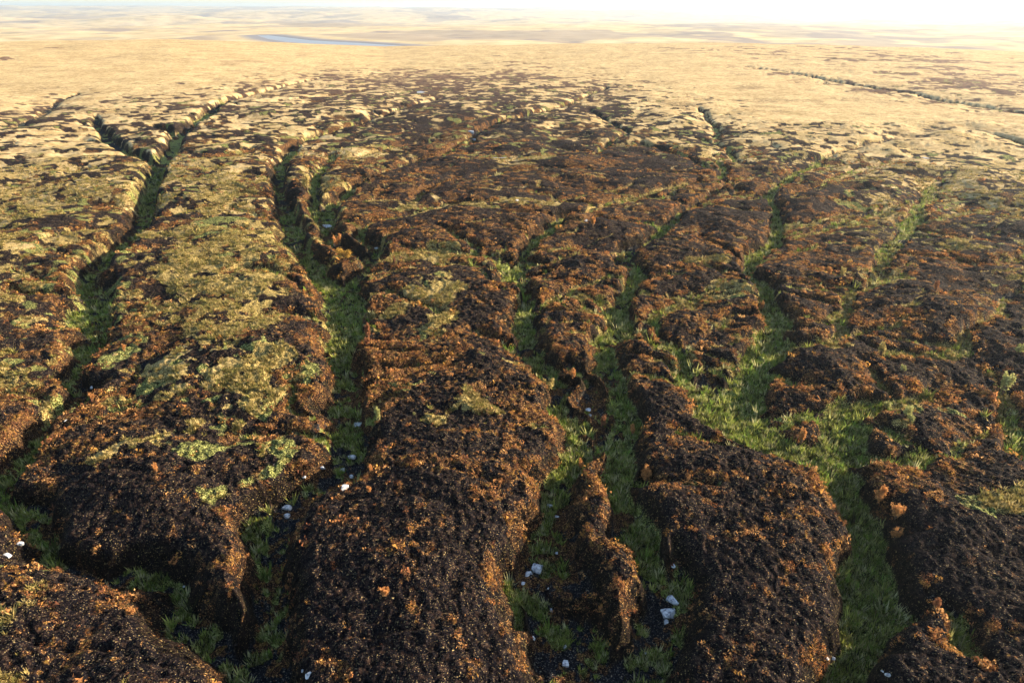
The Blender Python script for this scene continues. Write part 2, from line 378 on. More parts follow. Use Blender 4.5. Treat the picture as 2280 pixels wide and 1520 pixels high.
for (bx, by, brx, bry) in [(1760,168,60,4),(1860,186,70,6),(1960,202,80,7),(2080,222,90,8),(2220,242,90,9),(2150,190,90,10),(1980,170,60,5),(2250,210,60,8),(120,240,60,8),(60,268,50,10),(15,152,26,5),(130,128,40,4)]:
    straw = blobs(straw, [(bx, by, brx, bry, -0.62)])  # thins straw to heath; along the far channel this also paints its shady slope
orange = blobs(orange, [(690,960,80,35,.95),(740,930,50,20,.9),(1195,1020,30,60,1),(1160,1180,24,60,.8),(560,1120,30,45,1),(520,1190,25,45,.8),(250,1300,110,18,1),(100,1255,110,14,1),  # heather patches; those on the rims also paint the sunlit glow of the banks
  (400,1390,60,25,.9),(470,1460,40,30,.7),(1210,1490,60,40,1),(1160,1400,22,50,.9),(1140,1290,20,50,.9),(770,572,34,9,1),(120,800,60,50,.85),(715,650,20,60,1),(705,820,22,90,.95),
  (1010,800,150,22,.9),(1130,850,80,60,.8),(1215,930,40,40,1),(1310,790,22,50,1),(1380,1240,18,70,.8),(1330,1100,30,50,.6),(1690,760,50,60,.6),(1820,1110,60,90,.6),
  (1600,960,70,16,.8),(620,760,90,40,.8),(150,620,60,60,.7),(60,1250,40,40,.9),(1110,620,30,60,.6),(1860,390,70,40,.95),(660,470,30,60,.9),(1110,700,22,60,.9)])

# ------------------------------------------------------------------ relief
heath = 1 - sstep(0.75, 1.0, straw)
floorm = 1 - sstep(-0.25, 0.35, S)
RR = RS[:, None]
th_all = TH[None, :]
pxc = 1140 + FOC * np.tan(np.clip(th_all, -1.2, 1.2)) * 0.91        # bearing of the crest line
crest = np.interp(np.ravel(pxc), [-400, 0, 500, 700, 900, 1150, 1500, 1900, 2280, 2700], [8.5, 8.0, 7.2, 2.6, -2.6, -0.6, 2.2, 1.2, -1.6, -3])[None, :]
macro = crest * sstep(220, 780, RR)
dome = 1.25 * (1 - np.exp(-np.clip(S, 0, 14) / 4.5)) * sstep(900, 60, RR)
Z = macro + H + dome - 1.1 * sstep(900, 60, RR)
Z = Z + sstep(25, 60, RR) * 0.0
Z = Z + (0.26 * fbm(X, Y, 11.0, 2, 4) * heath + 0.4 * fbm(X, Y, 60.0, 2, 5) * sstep(60, 200, RR)) * (1 - 0.6 * sstep(180, 420, RR)) * (1 - 0.8 * floorm)
rid = 1 - np.abs(fbm(X * 0.6 + Y * 0.25, Y * 1.25 - X * 0.2, 6.5, 2, 6, spacing=SPACE)) * 1.1      # small runnels cut across the heath
Z = Z - (0.32 + 0.12 * sstep(70, 110, RR) * sstep(330, 220, RR)) * np.clip(rid, 0, 1) ** 3 * heath * sstep(1.0, 4.0, S)
clump = fbm(X, Y, 1.3, 3, 7, gain=0.7, spacing=SPACE)
fine = fbm(X, Y, 0.42, 2, 8, spacing=SPACE)
Z = Z + clump * (0.032 * heath + 0.025) * (1 - 0.35 * floorm) + fine * 0.04
crk = 1 - np.abs(fbm(X, Y, 2.4, 3, 9, spacing=SPACE)) * 3.2        # cracks in the bare peat
crk = np.clip(crk, 0, 1) * sstep(0.3, 1.2, S) * heath * sstep(110, 40, RR)
Z = Z - 0.10 * crk
tuss = np.clip(fbm(X, Y, 0.95, 2, 10, spacing=SPACE), -1, 2)
Z = (Z + 0.13 * tuss * floorm * VEG).astype(np.float32)

# ------------------------------------------------------------------ cover weights at the vertices
n1 = fbm(X, Y, 3.2, 4, 11, gain=0.8, spacing=SPACE * 0.6); n2 = fbm(X, Y, 1.3, 4, 12, gain=0.8, spacing=SPACE * 0.6); n3 = fbm(X, Y, 1.5, 3, 13, gain=0.8, spacing=SPACE * 0.6)
n1 = n1 * 0.85 + (0.5 - 0.25 * sstep(120, 260, RR)) * fbm(X, Y, 14.0, 2, 14)
n2 = n2 * 0.85 + 0.4 * fbm(X, Y, 7.0, 2, 18)
straw_w = sstep(-0.10, 0.10, straw - 1 + uni(n1 * 0.9) + 0.02)
straw_w = np.where(straw > 0.97, 1.0, straw_w) * sstep(0.0, 0.5, S) * sstep(0.03, 0.15, straw)
patch = sstep(0.70, 0.95, uni(fbm(X, Y, 15.0, 4, 15, gain=0.75, spacing=SPACE))) * sstep(130, 300, RR)
straw_w = straw_w * (1 - 0.42 * patch * (uni(n2) > 0.4))
wall_w = sstep(0.12, 0.5, -H) * sstep(-0.1, 0.15, S) * 0.85  # dark peat on the steep banks, with their shade painted in
orange_w = (1 - 0.75 * wall_w) * sstep(-0.12, 0.14, orange * (0.40 - 0.14 * sstep(950, 1150, CY) * sstep(480, 620, CX)) - 1 + uni(n2) + (0.14 + 0.5 * orange) * sstep(2.2, .8, S))  # heather thickens along the rims, which also paints in their sunlit glow
jz = sstep(1400, 1560, CX)                     # the wide right hand gully is the lushest
green_w = floorm * sstep(-0.15, 0.15, VEG * (0.74 + 0.31 * jz) - 1 + uni(n3 * 0.8 + 0.5 * n1) + 0.04)
moss = sstep(0.86, 0.96, uni(fbm(X, Y, 3.6, 3, 16, gain=0.7))) * 0.85 * heath * (straw > 0.06)
green_w = np.maximum(green_w, moss * 0.55)
stone_w = np.maximum(floorm * (1 - green_w), 0)
thread = sstep(0.80, 0.97, rid) * sstep(60, 95, RR) * sstep(620, 800, CX) * sstep(1.0, 3.0, S) * (uni(fbm(X, Y, 9.0, 2, 19)) > 0.45)
straw_w = np.maximum(straw_w, thread * 0.8)
shallow = sstep(1.1, 0.72, DEP) * sstep(60, 75, RR) * floorm
straw_w = np.maximum(straw_w, shallow * sstep(-0.2, 0.2, VEG - 1 + uni(n3)) * 0.95)
green_w = green_w * (1 - 0.75 * shallow)
straw_w = straw_w * (1 - 0.8 * wall_w)
yellow = sstep(90, 290, RR + 25 * wx)        # cream grass of the plain against the yellow green grass between the gullies

# ------------------------------------------------------------------ mesh building
def shade_flags(me):
    me.polygons.foreach_set("use_smooth", np.ones(len(me.polygons), bool))
def quad_mesh(name, V, F, nverts_face=4):
    me = bpy.data.meshes.new(name)
    me.vertices.add(len(V)); me.vertices.foreach_set("co", np.ascontiguousarray(V, np.float32).ravel())
    me.loops.add(F.size); me.loops.foreach_set("vertex_index", np.ascontiguousarray(F, np.int32).ravel())
    me.polygons.add(len(F)); me.polygons.foreach_set("loop_start", np.arange(0, F.size, nverts_face, dtype=np.int32))
    me.polygons.foreach_set("loop_total", np.full(len(F), nverts_face, np.int32))
    me.update(calc_edges=True)
    return me
def add_obj(name, me, mat=None, parent=None, label=None, cat=None, group=None, kind=None, loc=None):
    o = bpy.data.objects.new(name, me)
    COL.objects.link(o)
    if mat is not None and me is not None: me.materials.append(mat)
    if parent is not None: o.parent = parent
    if label: o["label"] = label
    if cat: o["category"] = cat
    if group: o["group"] = group
    if kind: o["kind"] = kind
    if loc is not None: o.location = loc
    return o
def color_attr(me, name, arr):
    a = me.attributes.new(name, 'FLOAT_COLOR', 'POINT')
    a.data.foreach_set("color", np.ascontiguousarray(arr, np.float32).ravel())
def ring_faces(nr, nt):
    i = np.arange(nr - 1)[:, None]; j = np.arange(nt)[None, :]
    j2 = (j + 1) % nt
    return np.stack([i * nt + j, (i + 1) * nt + j, (i + 1) * nt + j2, i * nt + j2], -1).reshape(-1, 4)[:, ::-1]

# ------------------------------------------------------------------ materials
def new_mat(name):
    m = bpy.data.materials.new(name); m.use_nodes = True
    nt = m.node_tree; nt.nodes.clear()
    out = nt.nodes.new("ShaderNodeOutputMaterial")
    return m, nt, out
class N:
    def __init__(s, nt): s.nt = nt
    def node(s, t, **k):
        n = s.nt.nodes.new(t)
        for a, b in k.items(): setattr(n, a, b)
        return n
    def link(s, a, b): s.nt.links.new(a, b)
    def noise(s, vec, scale, detail=3, rough=0.6):
        n = s.node("ShaderNodeTexNoise"); n.inputs["Scale"].default_value = scale
        n.inputs["Detail"].default_value = detail; n.inputs["Roughness"].default_value = rough
        s.link(vec, n.inputs["Vector"]); return n.outputs["Fac"]
    def ramp(s, fac, stops):
        n = s.node("ShaderNodeValToRGB"); cr = n.color_ramp
        while len(cr.elements) < len(stops): cr.elements.new(0.5)
        for e, (p, c) in zip(cr.elements, stops):
            e.position = p; e.color = (*c, 1)
        s.link(fac, n.inputs[0]); return n.outputs[0]
    def mix(s, fac, a, b):
        n = s.node("ShaderNodeMix", data_type='RGBA')
        for sock, v in ((n.inputs[0], fac), (n.inputs[6], a), (n.inputs[7], b)):
            if isinstance(v, (int, float)): sock.default_value = v
            elif isinstance(v, tuple): sock.default_value = (*v, 1)
            else: s.link(v, sock)
        return n.outputs[2]
    def math(s, op, a, b=None, c=None, clamp=False):
        n = s.node("ShaderNodeMath", operation=op); n.use_clamp = clamp
        for k, v in enumerate((a, b, c)):
            if v is None: continue
            if isinstance(v, (int, float)): n.inputs[k].default_value = v
            else: s.link(v, n.inputs[k])
        return n.outputs[0]

def ground_material():
    m, nt, out = new_mat("moor_ground"); n = N(nt)
    geo = n.node("ShaderNodeNewGeometry"); P = geo.outputs["Position"]
    ca = n.node("ShaderNodeAttribute", attribute_name="cover"); sep = n.node("ShaderNodeSeparateColor"); n.link(ca.outputs["Color"], sep.inputs[0])
    aw = n.node("ShaderNodeAttribute", attribute_name="wall"); sepw = n.node("ShaderNodeSeparateColor"); n.link(aw.outputs["Color"], sepw.inputs[0]); wl = sepw.outputs[0]
    cb = n.node("ShaderNodeAttribute", attribute_name="soil"); sep2 = n.node("ShaderNodeSeparateColor"); n.link(cb.outputs["Color"], sep2.inputs[0])
    f1 = n.noise(P, 9.0, 3, 0.7); f2 = n.noise(P, 2.3, 4, 0.7); f3 = n.noise(P, 0.35, 5, 0.7); f4 = n.noise(P, 0.05, 4, 0.65)
    # dark burnt heather
    heather = n.ramp(f1, [(0.40, (0.001, 0.001, 0.002)), (0.51, (0.004, 0.0035, 0.0045)), (0.58, (0.018, 0.013, 0.017)), (0.68, (0.085, 0.056, 0.055))])
    brown = n.ramp(f2, [(0.4, (0.0015, 0.0015, 0.0025)), (0.52, (0.006, 0.005, 0.006)), (0.64, (0.06, 0.034, 0.022))])
    base = n.mix(0.45, heather, brown)
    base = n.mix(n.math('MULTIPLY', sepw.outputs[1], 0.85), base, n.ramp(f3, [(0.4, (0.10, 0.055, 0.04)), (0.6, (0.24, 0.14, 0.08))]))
    orange = n.ramp(f1, [(0.40, (0.004, 0.003, 0.003)), (0.49, (0.016, 0.009, 0.007)), (0.57, (0.10, 0.044, 0.020)), (0.67, (0.36, 0.165, 0.06))])
    gold = n.mix(n.math('MULTIPLY_ADD', f2, 4.0, -2.1, clamp=True), orange, (0.26, 0.15, 0.03))
    near_straw = n.ramp(f1, [(0.38, (0.022, 0.022, 0.008)), (0.48, (0.11, 0.080, 0.026)), (0.56, (0.33, 0.235, 0.078)), (0.66, (0.60, 0.46, 0.18))])
    far_a = n.ramp(f3, [(0.38, (0.26, 0.17, 0.075)), (0.5, (0.50, 0.355, 0.165)), (0.62, (0.66, 0.50, 0.26))])
    far_b = n.ramp(f4, [(0.4, (0.33, 0.22, 0.10)), (0.52, (0.52, 0.37, 0.18)), (0.62, (0.62, 0.46, 0.23))])
    far_straw = n.mix(0.4, far_a, far_b)
    f5 = n.noise(P, 1.1, 4, 0.75); far_straw = n.mix(n.math('MULTIPLY_ADD', f5, -5.0, 2.6, clamp=True), far_straw, (0.20, 0.145, 0.06))
    straw = n.mix(sep2.outputs[1], near_straw, far_straw)
    green = n.ramp(f1, [(0.40, (0.008, 0.012, 0.003)), (0.5, (0.15, 0.17, 0.03)), (0.60, (0.46, 0.47, 0.16))])
    stone = n.ramp(f1, [(0.40, (0.003, 0.003, 0.004)), (0.55, (0.010, 0.011, 0.014)), (0.62, (0.045, 0.05, 0.06)), (0.70, (0.16, 0.17, 0.19))])
    def crisp(w, amt=1.1):
        return n.math('MULTIPLY_ADD', n.math('ADD', w, n.math('MULTIPLY_ADD', f1, amt, -0.5 * amt)), 2.2, -0.6, clamp=True)
    base = n.mix(wl, base, n.ramp(f2, [(0.4, (0.001, 0.001, 0.001)), (0.62, (0.014, 0.009, 0.007))]))  # bank peat taken near black to paint the shade of the walls
    col = n.mix(crisp(sep2.outputs[0]), base, stone)
    col = n.mix(crisp(sep.outputs[2]), col, gold)
    col = n.mix(crisp(sep.outputs[0]), col, green)
    col = n.mix(crisp(sep.outputs[1], 2.6), col, straw)
    col = n.mix(sep2.outputs[2], col, (0.004, 0.003, 0.004))
    bs = n.node("ShaderNodeBsdfPrincipled"); n.link(col, bs.inputs["Base Color"])
    bs.inputs["Roughness"].default_value = 0.95; bs.inputs["Specular IOR Level"].default_value = 0.03
    hgt = n.math('ADD', n.math('MULTIPLY', f1, 0.10), n.math('MULTIPLY', f2, 0.28))
    hgt = n.math('ADD', hgt, n.math('MULTIPLY', f3, 0.3))
    bp = n.node("ShaderNodeBump"); bp.inputs["Strength"].default_value = 0.75; bp.inputs["Distance"].default_value = 1.0
    n.link(hgt, bp.inputs["Height"]); n.link(bp.outputs[0], bs.inputs["Normal"])
    n.link(bs.outputs[0], out.inputs["Surface"])
    return m
def leaf_material(name, rough=0.8, trans=0.35):
    m, nt, out = new_mat(name); n = N(nt)
    ca = n.node("ShaderNodeAttribute", attribute_name="tint")
    bs = n.node("ShaderNodeBsdfDiffuse"); tr = n.node("ShaderNodeBsdfTranslucent"); mx = n.node("ShaderNodeMixShader")
    P = n.node("ShaderNodeNewGeometry").outputs["Position"]
    f = n.noise(P, 6.0, 2, 0.6)
    c = n.mix(n.math('MULTIPLY', f, 0.7), ca.outputs["Color"], (0.02, 0.015, 0.01))
    n.link(c, bs.inputs[0]); n.link(c, tr.inputs[0])
    mx.inputs[0].default_value = trans
    n.link(bs.outputs[0], mx.inputs[1]); n.link(tr.outputs[0], mx.inputs[2]); n.link(mx.outputs[0], out.inputs["Surface"])
    return m
def simple_material(name, stops, scale, rough=0.9, bump=0.3, spec=0.3):
    m, nt, out = new_mat(name); n = N(nt)
    tc = n.node("ShaderNodeTexCoord")
    f = n.noise(tc.outputs["Object"], scale, 5, 0.65)
    bs = n.node("ShaderNodeBsdfPrincipled"); n.link(n.ramp(f, stops), bs.inputs["Base Color"])
    bs.inputs["Roughness"].default_value = rough; bs.inputs["Specular IOR Level"].default_value = spec
    bp = n.node("ShaderNodeBump"); bp.inputs["Strength"].default_value = bump; bp.inputs["Distance"].default_value = 0.1
    n.link(f, bp.inputs["Height"]); n.link(bp.outputs[0], bs.inputs["Normal"]); n.link(bs.outputs[0], out.inputs["Surface"])
    return m
M_GROUND = ground_material()

# ------------------------------------------------------------------ ground mesh
V = np.stack([X, Y, Z], -1).reshape(-1, 3)
V = np.vstack([V, [[0, 0, float(Z[0].mean())]]])
F = ring_faces(NR, NT)
ctr = len(V) - 1
# centre cap: a ring of quads would need pairs, so use degenerate-free pairs of columns
if NT % 2: NTc = NT - 1
else: NTc = NT
cap = [[ctr, k, (k + 1) % NT, (k + 2) % NT][::-1] for k in range(0, NTc, 2)]
F = np.vstack([F, np.array(cap)])
me = quad_mesh("ground", V, F); shade_flags(me)
def with_ctr(a): return np.concatenate([np.asarray(a, np.float32).ravel(), [0.0]])
one = np.ones(len(V), np.float32)
color_attr(me, "cover", np.stack([with_ctr(green_w), with_ctr(straw_w), with_ctr(orange_w), one], -1))
color_attr(me, "soil", np.stack([with_ctr(stone_w), with_ctr(np.broadcast_to(yellow, X.shape)), with_ctr(crk * 0.8), one], -1))
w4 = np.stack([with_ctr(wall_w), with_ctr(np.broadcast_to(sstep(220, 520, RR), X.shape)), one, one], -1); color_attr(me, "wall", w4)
add_obj("ground", me, M_GROUND, kind="structure")

def ground_z(x, y):
    rr = math.hypot(x, y); th = math.atan2(x, y)
    fi = np.interp(rr, RS, np.arange(NR)); fj = np.interp(th, dense, np.arange(nd))
    i = min(int(fi), NR - 2); j = min(int(fj), nd - 2); a = fi - i; b = fj - j
    return float((Z[i, j] * (1 - b) + Z[i, j + 1] * b) * (1 - a) + (Z[i + 1, j] * (1 - b) + Z[i + 1, j + 1] * b) * a)
def ground_hit(px, py):
    d = ray(px, py); t = 15.0; step = 0.5
    while t < 900:
        x, y, z = d[0] * t, d[1] * t, CAM_H + d[2] * t
        if z < ground_z(x, y):
            lo, hi = t - step, t
            for _ in range(12):
                mid = (lo + hi) / 2
                if CAM_H + d[2] * mid < ground_z(d[0] * mid, d[1] * mid): hi = mid
                else: lo = mid
            t = hi; break
        step = max(0.2, 0.004 * t); t += step
    x, y = d[0] * t, d[1] * t
    return x, y, ground_z(x, y), t

# ------------------------------------------------------------------ far hills and the reservoir
RH = np.concatenate([[RS[-1]], np.geomspace(840, 15000, 330)])
hth = np.concatenate([np.arange(-1.03, 1.03, 0.004), np.linspace(1.03, 2 * math.pi - 1.03, 60)[:-1]])
HX = RH[:, None] * np.sin(hth)[None]; HY = RH[:, None] * np.cos(hth)[None]
hpx = 1140 + FOC * np.tan(np.clip(hth, -1.2, 1.2)) * 0.91
far_prof = np.interp(RH, [0, 820, 1100, 1400, 2100, 2600, 3600, 5000, 7000, 9500, 12000, 15000],
                     [0, -0.3, -18, -31, -31, -27, -31, -24, -14, 6, 34, 26])[:, None]
crest_h = np.interp(hpx, [-400, 0, 500, 700, 900, 1150, 1500, 1900, 2280, 2700], [8.5, 8.0, 7.2, 2.6, -2.6, -0.6, 2.2, 1.2, -1.6, -3])[None]
skyl = np.interp(hpx, [0, 250, 600, 1100, 1500, 1880, 2150, 2400], [6, 10, 8, 4, 0, -22, 30, 30])[None]
HZ = far_prof + crest_h * sstep(1300, 800, RH)[:, None] + skyl * sstep(6000, 11000, RH)[:, None]
und = fbm(HX, HY, 900.0, 4, 20, gain=0.5) * 7.0 + fbm(HX * 0.5, HY, 2300.0, 2, 21) * 9.0
HZ = HZ + und * sstep(2200, 5000, RH)[:, None] + fbm(HX, HY, 260, 4, 22) * 1.6 * sstep(840, 1500, RH)[:, None]
WATER_Z = -30.0
shore = [(575,80),(600,79),(640,84),(690,90),(740,93),(800,96),(860,100),(915,104),(925,109),(860,106),(780,103),(700,99),(640,94),(598,87)]
wp = [on_level(a, b, WATER_Z)[:2] for a, b in shore]
wc = np.mean(wp, 0)
# the bed of the reservoir lies below the water
def inside(px, py, poly):
    c = np.zeros(px.shape, bool); k = len(poly)
    for i in range(k):
        x1, y1 = poly[i]; x2, y2 = poly[(i + 1) % k]
        cond = ((y1 > py) != (y2 > py)) & (px < (x2 - x1) * (py - y1) / (y2 - y1 + 1e-9) + x1)
        c ^= cond
    return c
ins = inside(HX, HY, wp)
def seg_dist(px, py, poly):
    d = np.full(px.shape, 1e9)
    for i in range(len(poly)):
        a = np.array(poly[i]); b = np.array(poly[(i + 1) % len(poly)]); u = b - a
        t = np.clip(((px - a[0]) * u[0] + (py - a[1]) * u[1]) / (u @ u), 0, 1)
        d = np.minimum(d, np.hypot(px - a[0] - t * u[0], py - a[1] - t * u[1]))
    return d
sdist = seg_dist(HX, HY, wp)
near_w = sstep(500, 0, sdist)
HZ = HZ * (1 - near_w) + near_w * np.maximum(HZ, WATER_Z + 0.4 + sdist * 0.02) if False else HZ
flat = sstep(420, 60, sdist)
HZ = np.where(ins, WATER_Z - 1.5, HZ * (1 - flat) + (WATER_Z + 0.3 + sdist * 0.012) * flat)
HZ[0] = np.interp(hth, TH[:nd], Z[-1, :nd], left=float(Z[-1, 0]), right=float(Z[-1, nd - 1]))
me = quad_mesh("hills", np.stack([HX, HY, HZ], -1).reshape(-1, 3), ring_faces(len(RH), len(hth))); shade_flags(me)
hn = uni(fbm(HX, HY * 0.6, 420, 4, 23, gain=0.65)); hn2 = uni(fbm(HX, HY * 0.5, 120, 3, 24, gain=0.7))
heathp = sstep(0.70, 0.85, hn) * 0.7 + 0.4 * sstep(0.8, 0.95, hn2)
heathp = heathp * (1 - sstep(140, 60, sdist))
sand = sstep(70, 20, sdist)
color_attr(me, "cover", np.stack([heathp, sand, hn2, np.ones_like(hn)], -1).reshape(-1, 4))
m, nt, out = new_mat("far_moor"); n = N(nt)
ca = n.node("ShaderNodeAttribute", attribute_name="cover"); sep = n.node("ShaderNodeSeparateColor"); n.link(ca.outputs["Color"], sep.inputs[0])
P = n.node("ShaderNodeNewGeometry").outputs["Position"]
fa = n.noise(P, 0.012, 5, 0.7)
c = n.ramp(fa, [(0.3, (0.30, 0.22, 0.11)), (0.5, (0.50, 0.38, 0.20)), (0.7, (0.60, 0.48, 0.28))])
c = n.mix(sep.outputs[0], c, (0.24, 0.19, 0.15))  # heath kept pale; some of the distance haze is put into this colour
c = n.mix(sep.outputs[1], c, (0.20, 0.19, 0.19))
bs = n.node("ShaderNodeBsdfDiffuse"); n.link(c, bs.inputs[0]); n.link(bs.outputs[0], out.inputs[0])
add_obj("hills", me, m, kind="structure")

def water_mat(name, col, rough=0.08):
    m, nt, out = new_mat(name); n = N(nt)
    P = n.node("ShaderNodeNewGeometry").outputs["Position"]
    f = n.noise(P, 0.8, 3, 0.6)
    bs = n.node("ShaderNodeBsdfPrincipled"); bs.inputs["Base Color"].default_value = (*col, 1)
    bs.inputs["Roughness"].default_value = rough; bs.inputs["IOR"].default_value = 1.33; bs.inputs["Specular IOR Level"].default_value = 0.12
    bp = n.node("ShaderNodeBump"); bp.inputs["Strength"].default_value = 0.08; n.link(f, bp.inputs["Height"]); n.link(bp.outputs[0], bs.inputs["Normal"])
    n.link(bs.outputs[0], out.inputs[0]); return m
M_WATER = water_mat("reservoir_water", (0.21, 0.22, 0.24), 0.4)
def poly_sheet(name, pts, z):
    bm = bmesh.new(); vs = [bm.verts.new((a, b, z)) for a, b in pts]; f = bm.faces.new(vs)
    f.normal_update()
    if f.normal.z < 0: f.normal_flip()
    bmesh.ops.triangulate(bm, faces=[f])
    me = bpy.data.meshes.new(name); bm.to_mesh(me); bm.free(); return me
wpo = [tuple(wc + (np.array(p) - wc) * 1.015) for p in wp]
add_obj("reservoir_water", poly_sheet("reservoir_water", wpo, WATER_Z), M_WATER, kind="structure")
# small pools lying on the moor
for k, (px, py, a, b) in enumerate([(937, 206, 9, 2.6), (1110, 352, 16, 1.5), (2061, 353, 6, 2)]):
    x, y, z, t = ground_hit(px, py)
    ww = a / FOC * t; dd = b / FOC * t / (CAM_H / math.hypot(y, CAM_H))
    z += 0.12
    pts = [(x + ww * (1 + .15 * math.sin(3 * q + k)) * math.cos(q), y + dd * (1 + .2 * math.cos(2 * q)) * math.sin(q)) for q in np.linspace(0, 2 * math.pi, 20)[:-1]]
    add_obj("pool_water", poly_sheet("pool_water", pts, z), M_WATER, kind="structure")

# ------------------------------------------------------------------ ground cover (nobody could count it)
AREA = (dr[:, None] * RS[:, None] * dth[None, :])
in_view = (np.abs(TH) < 0.98)[None, :] & (RR > 20) & (RR < 210)
screen = AREA * in_view * (1.0 / (RR ** 2 + CAM_H ** 2)) 
def pick(weight, count):
    w = (weight * screen).ravel(); cdf = np.cumsum(w); cdf /= cdf[-1]
    idx = np.searchsorted(cdf, rng.random(count)); idx = np.minimum(idx, len(w) - 1)
    ri, ti = np.divmod(idx, NT)
    px = X.ravel()[idx] + (rng.random(count) - .5) * SPACE.ravel()[idx]
    py = Y.ravel()[idx] + (rng.random(count) - .5) * SPACE.ravel()[idx]
    return np.stack([px, py, Z.ravel()[idx]], -1), RS[ri]
def tri_cloud(name, P, sizes, tints, templ, mat, label, cat, stretch=None):
    """templ: (k,3,3) triangles of one tuft, unit size"""
    n = len(P); k = templ.shape[1]
    var = rng.integers(0, templ.shape[0], n)
    T = templ[var].copy()                                   # n,k,3,3
    a = rng.random(n) * 2 * math.pi; ca, sa = np.cos(a)[:, None, None], np.sin(a)[:, None, None]
    x = T[..., 0] * ca - T[..., 1] * sa; y = T[..., 0] * sa + T[..., 1] * ca
    T[..., 0] = x; T[..., 1] = y
    T *= sizes[:, None, None, None]
    T += P[:, None, None, :]
    Vv = T.reshape(-1, 3); Ff = np.arange(len(Vv)).reshape(-1, 3)
    me = quad_mesh(name, Vv, Ff, 3)
    tj = np.repeat(tints, k * 3, 0) * np.repeat(rng.uniform(0.7, 1.3, n * k), 3)[:, None]
    color_attr(me, "tint", np.concatenate([tj, np.ones((len(tj), 1))], 1))
    return add_obj(name, me, mat, label=label, cat=cat, kind="stuff")
def bush_templ(nvar, k, leaf=0.32, flat=0.8, up=0.0):
    out = np.zeros((nvar, k, 3, 3))
    for v in range(nvar):
        for i in range(k):
            d = rng.normal(size=3); d[2] = abs(d[2]); d /= np.linalg.norm(d)
            c = d * rng.uniform(0.45, 0.95) * np.array([1, 1, flat]); c[2] += up
            for q in range(3): out[v, i, q] = c + rng.normal(size=3) * leaf * 0.6
    return out
def grass_templ(nvar, k, width=0.16, lean=0.7, h=1.0):
    out = np.zeros((nvar, k, 3, 3))
    for v in range(nvar):
        for i in range(k):
            a = rng.random() * 2 * math.pi; ln = rng.uniform(0.15, lean); hh = h * rng.uniform(0.6, 1.1)
            b = np.array([math.cos(a), math.sin(a), 0]); s = np.array([-b[1], b[0], 0])
            root = b * rng.uniform(0, 0.35)
            out[v, i] = [root - s * width / 2 - [0, 0, .1], root + s * width / 2 - [0, 0, .1], root + b * ln + [0, 0, hh]]
    return out
def tint_mix(cols, n):
    c = np.array(cols)[rng.integers(0, len(cols), n)]
    return c * rng.uniform(0.75, 1.25, (n, 1))
M_LEAF = leaf_material("heather_leaves"); M_BLADE = leaf_material("grass_blades", trans=0.3)
notfloor = sstep(-0.1, 0.4, S)
P_, R_ = pick(orange_w * (uni(n3) > 0.5) * (0.4 + 1.9 * sstep(2.2, 0.7, S)) * (1 - 0.7 * straw_w) * notfloor, 46000)  # denser on the rims, where the sunlit glow is put into the tufts
tri_cloud("orange_heather", P_, rng.lognormal(-1.85, 0.42, len(P_)) * (1 + R_ / 260), tint_mix([(.62,.265,.09),(.30,.12,.05),(.76,.40,.15),(.15,.06,.033),(.58,.29,.07),(.10,.06,.04)], len(P_)),
          bush_templ(10, 13), M_LEAF, "orange and rust brown heather tufts scattered over the dark mounds", "heather")
P_, R_ = pick((1 - straw_w) * (1 - 0.6 * orange_w) * notfloor, 44000)
tri_cloud("burnt_heather", P_, rng.lognormal(-2.0, 0.3, len(P_)) * (1 + R_ / 260), tint_mix([(.006,.005,.006),(.012,.009,.009),(.035,.023,.018),(.004,.004,.006),(.06,.052,.055)], len(P_)),
          bush_templ(8, 10, leaf=0.28, flat=0.5), M_LEAF, "charred blackish brown heather stems covering the peat mounds", "heather")
P_, R_ = pick(green_w * floorm, 42000)
tri_cloud("green_grass", P_, rng.lognormal(-1.42, 0.42, len(P_)) * (1 + R_ / 300), tint_mix([(.30,.36,.06),(.48,.50,.11),(.12,.14,.03),(.66,.60,.28),(.50,.48,.16),(.26,.38,.06),(.03,.035,.012)], len(P_)),
          grass_templ(10, 9, 0.2, 0.8), M_BLADE, "lush green grass and rushes growing along the gully floors", "grass")
P_, R_ = pick(straw_w * (uni(n2) > 0.35) * sstep(230, 150, RR), 52000)
tri_cloud("yellow_grass", P_, rng.lognormal(-1.65, 0.35, len(P_)) * (1 + R_ / 200), tint_mix([(.48,.35,.12),(.38,.29,.09),(.60,.45,.18),(.22,.18,.05),(.30,.27,.07)], len(P_)),
          grass_templ(10, 8, 0.24, 0.9, 0.8), M_BLADE, "pale yellow moor grass in loose patches between the mounds", "grass")

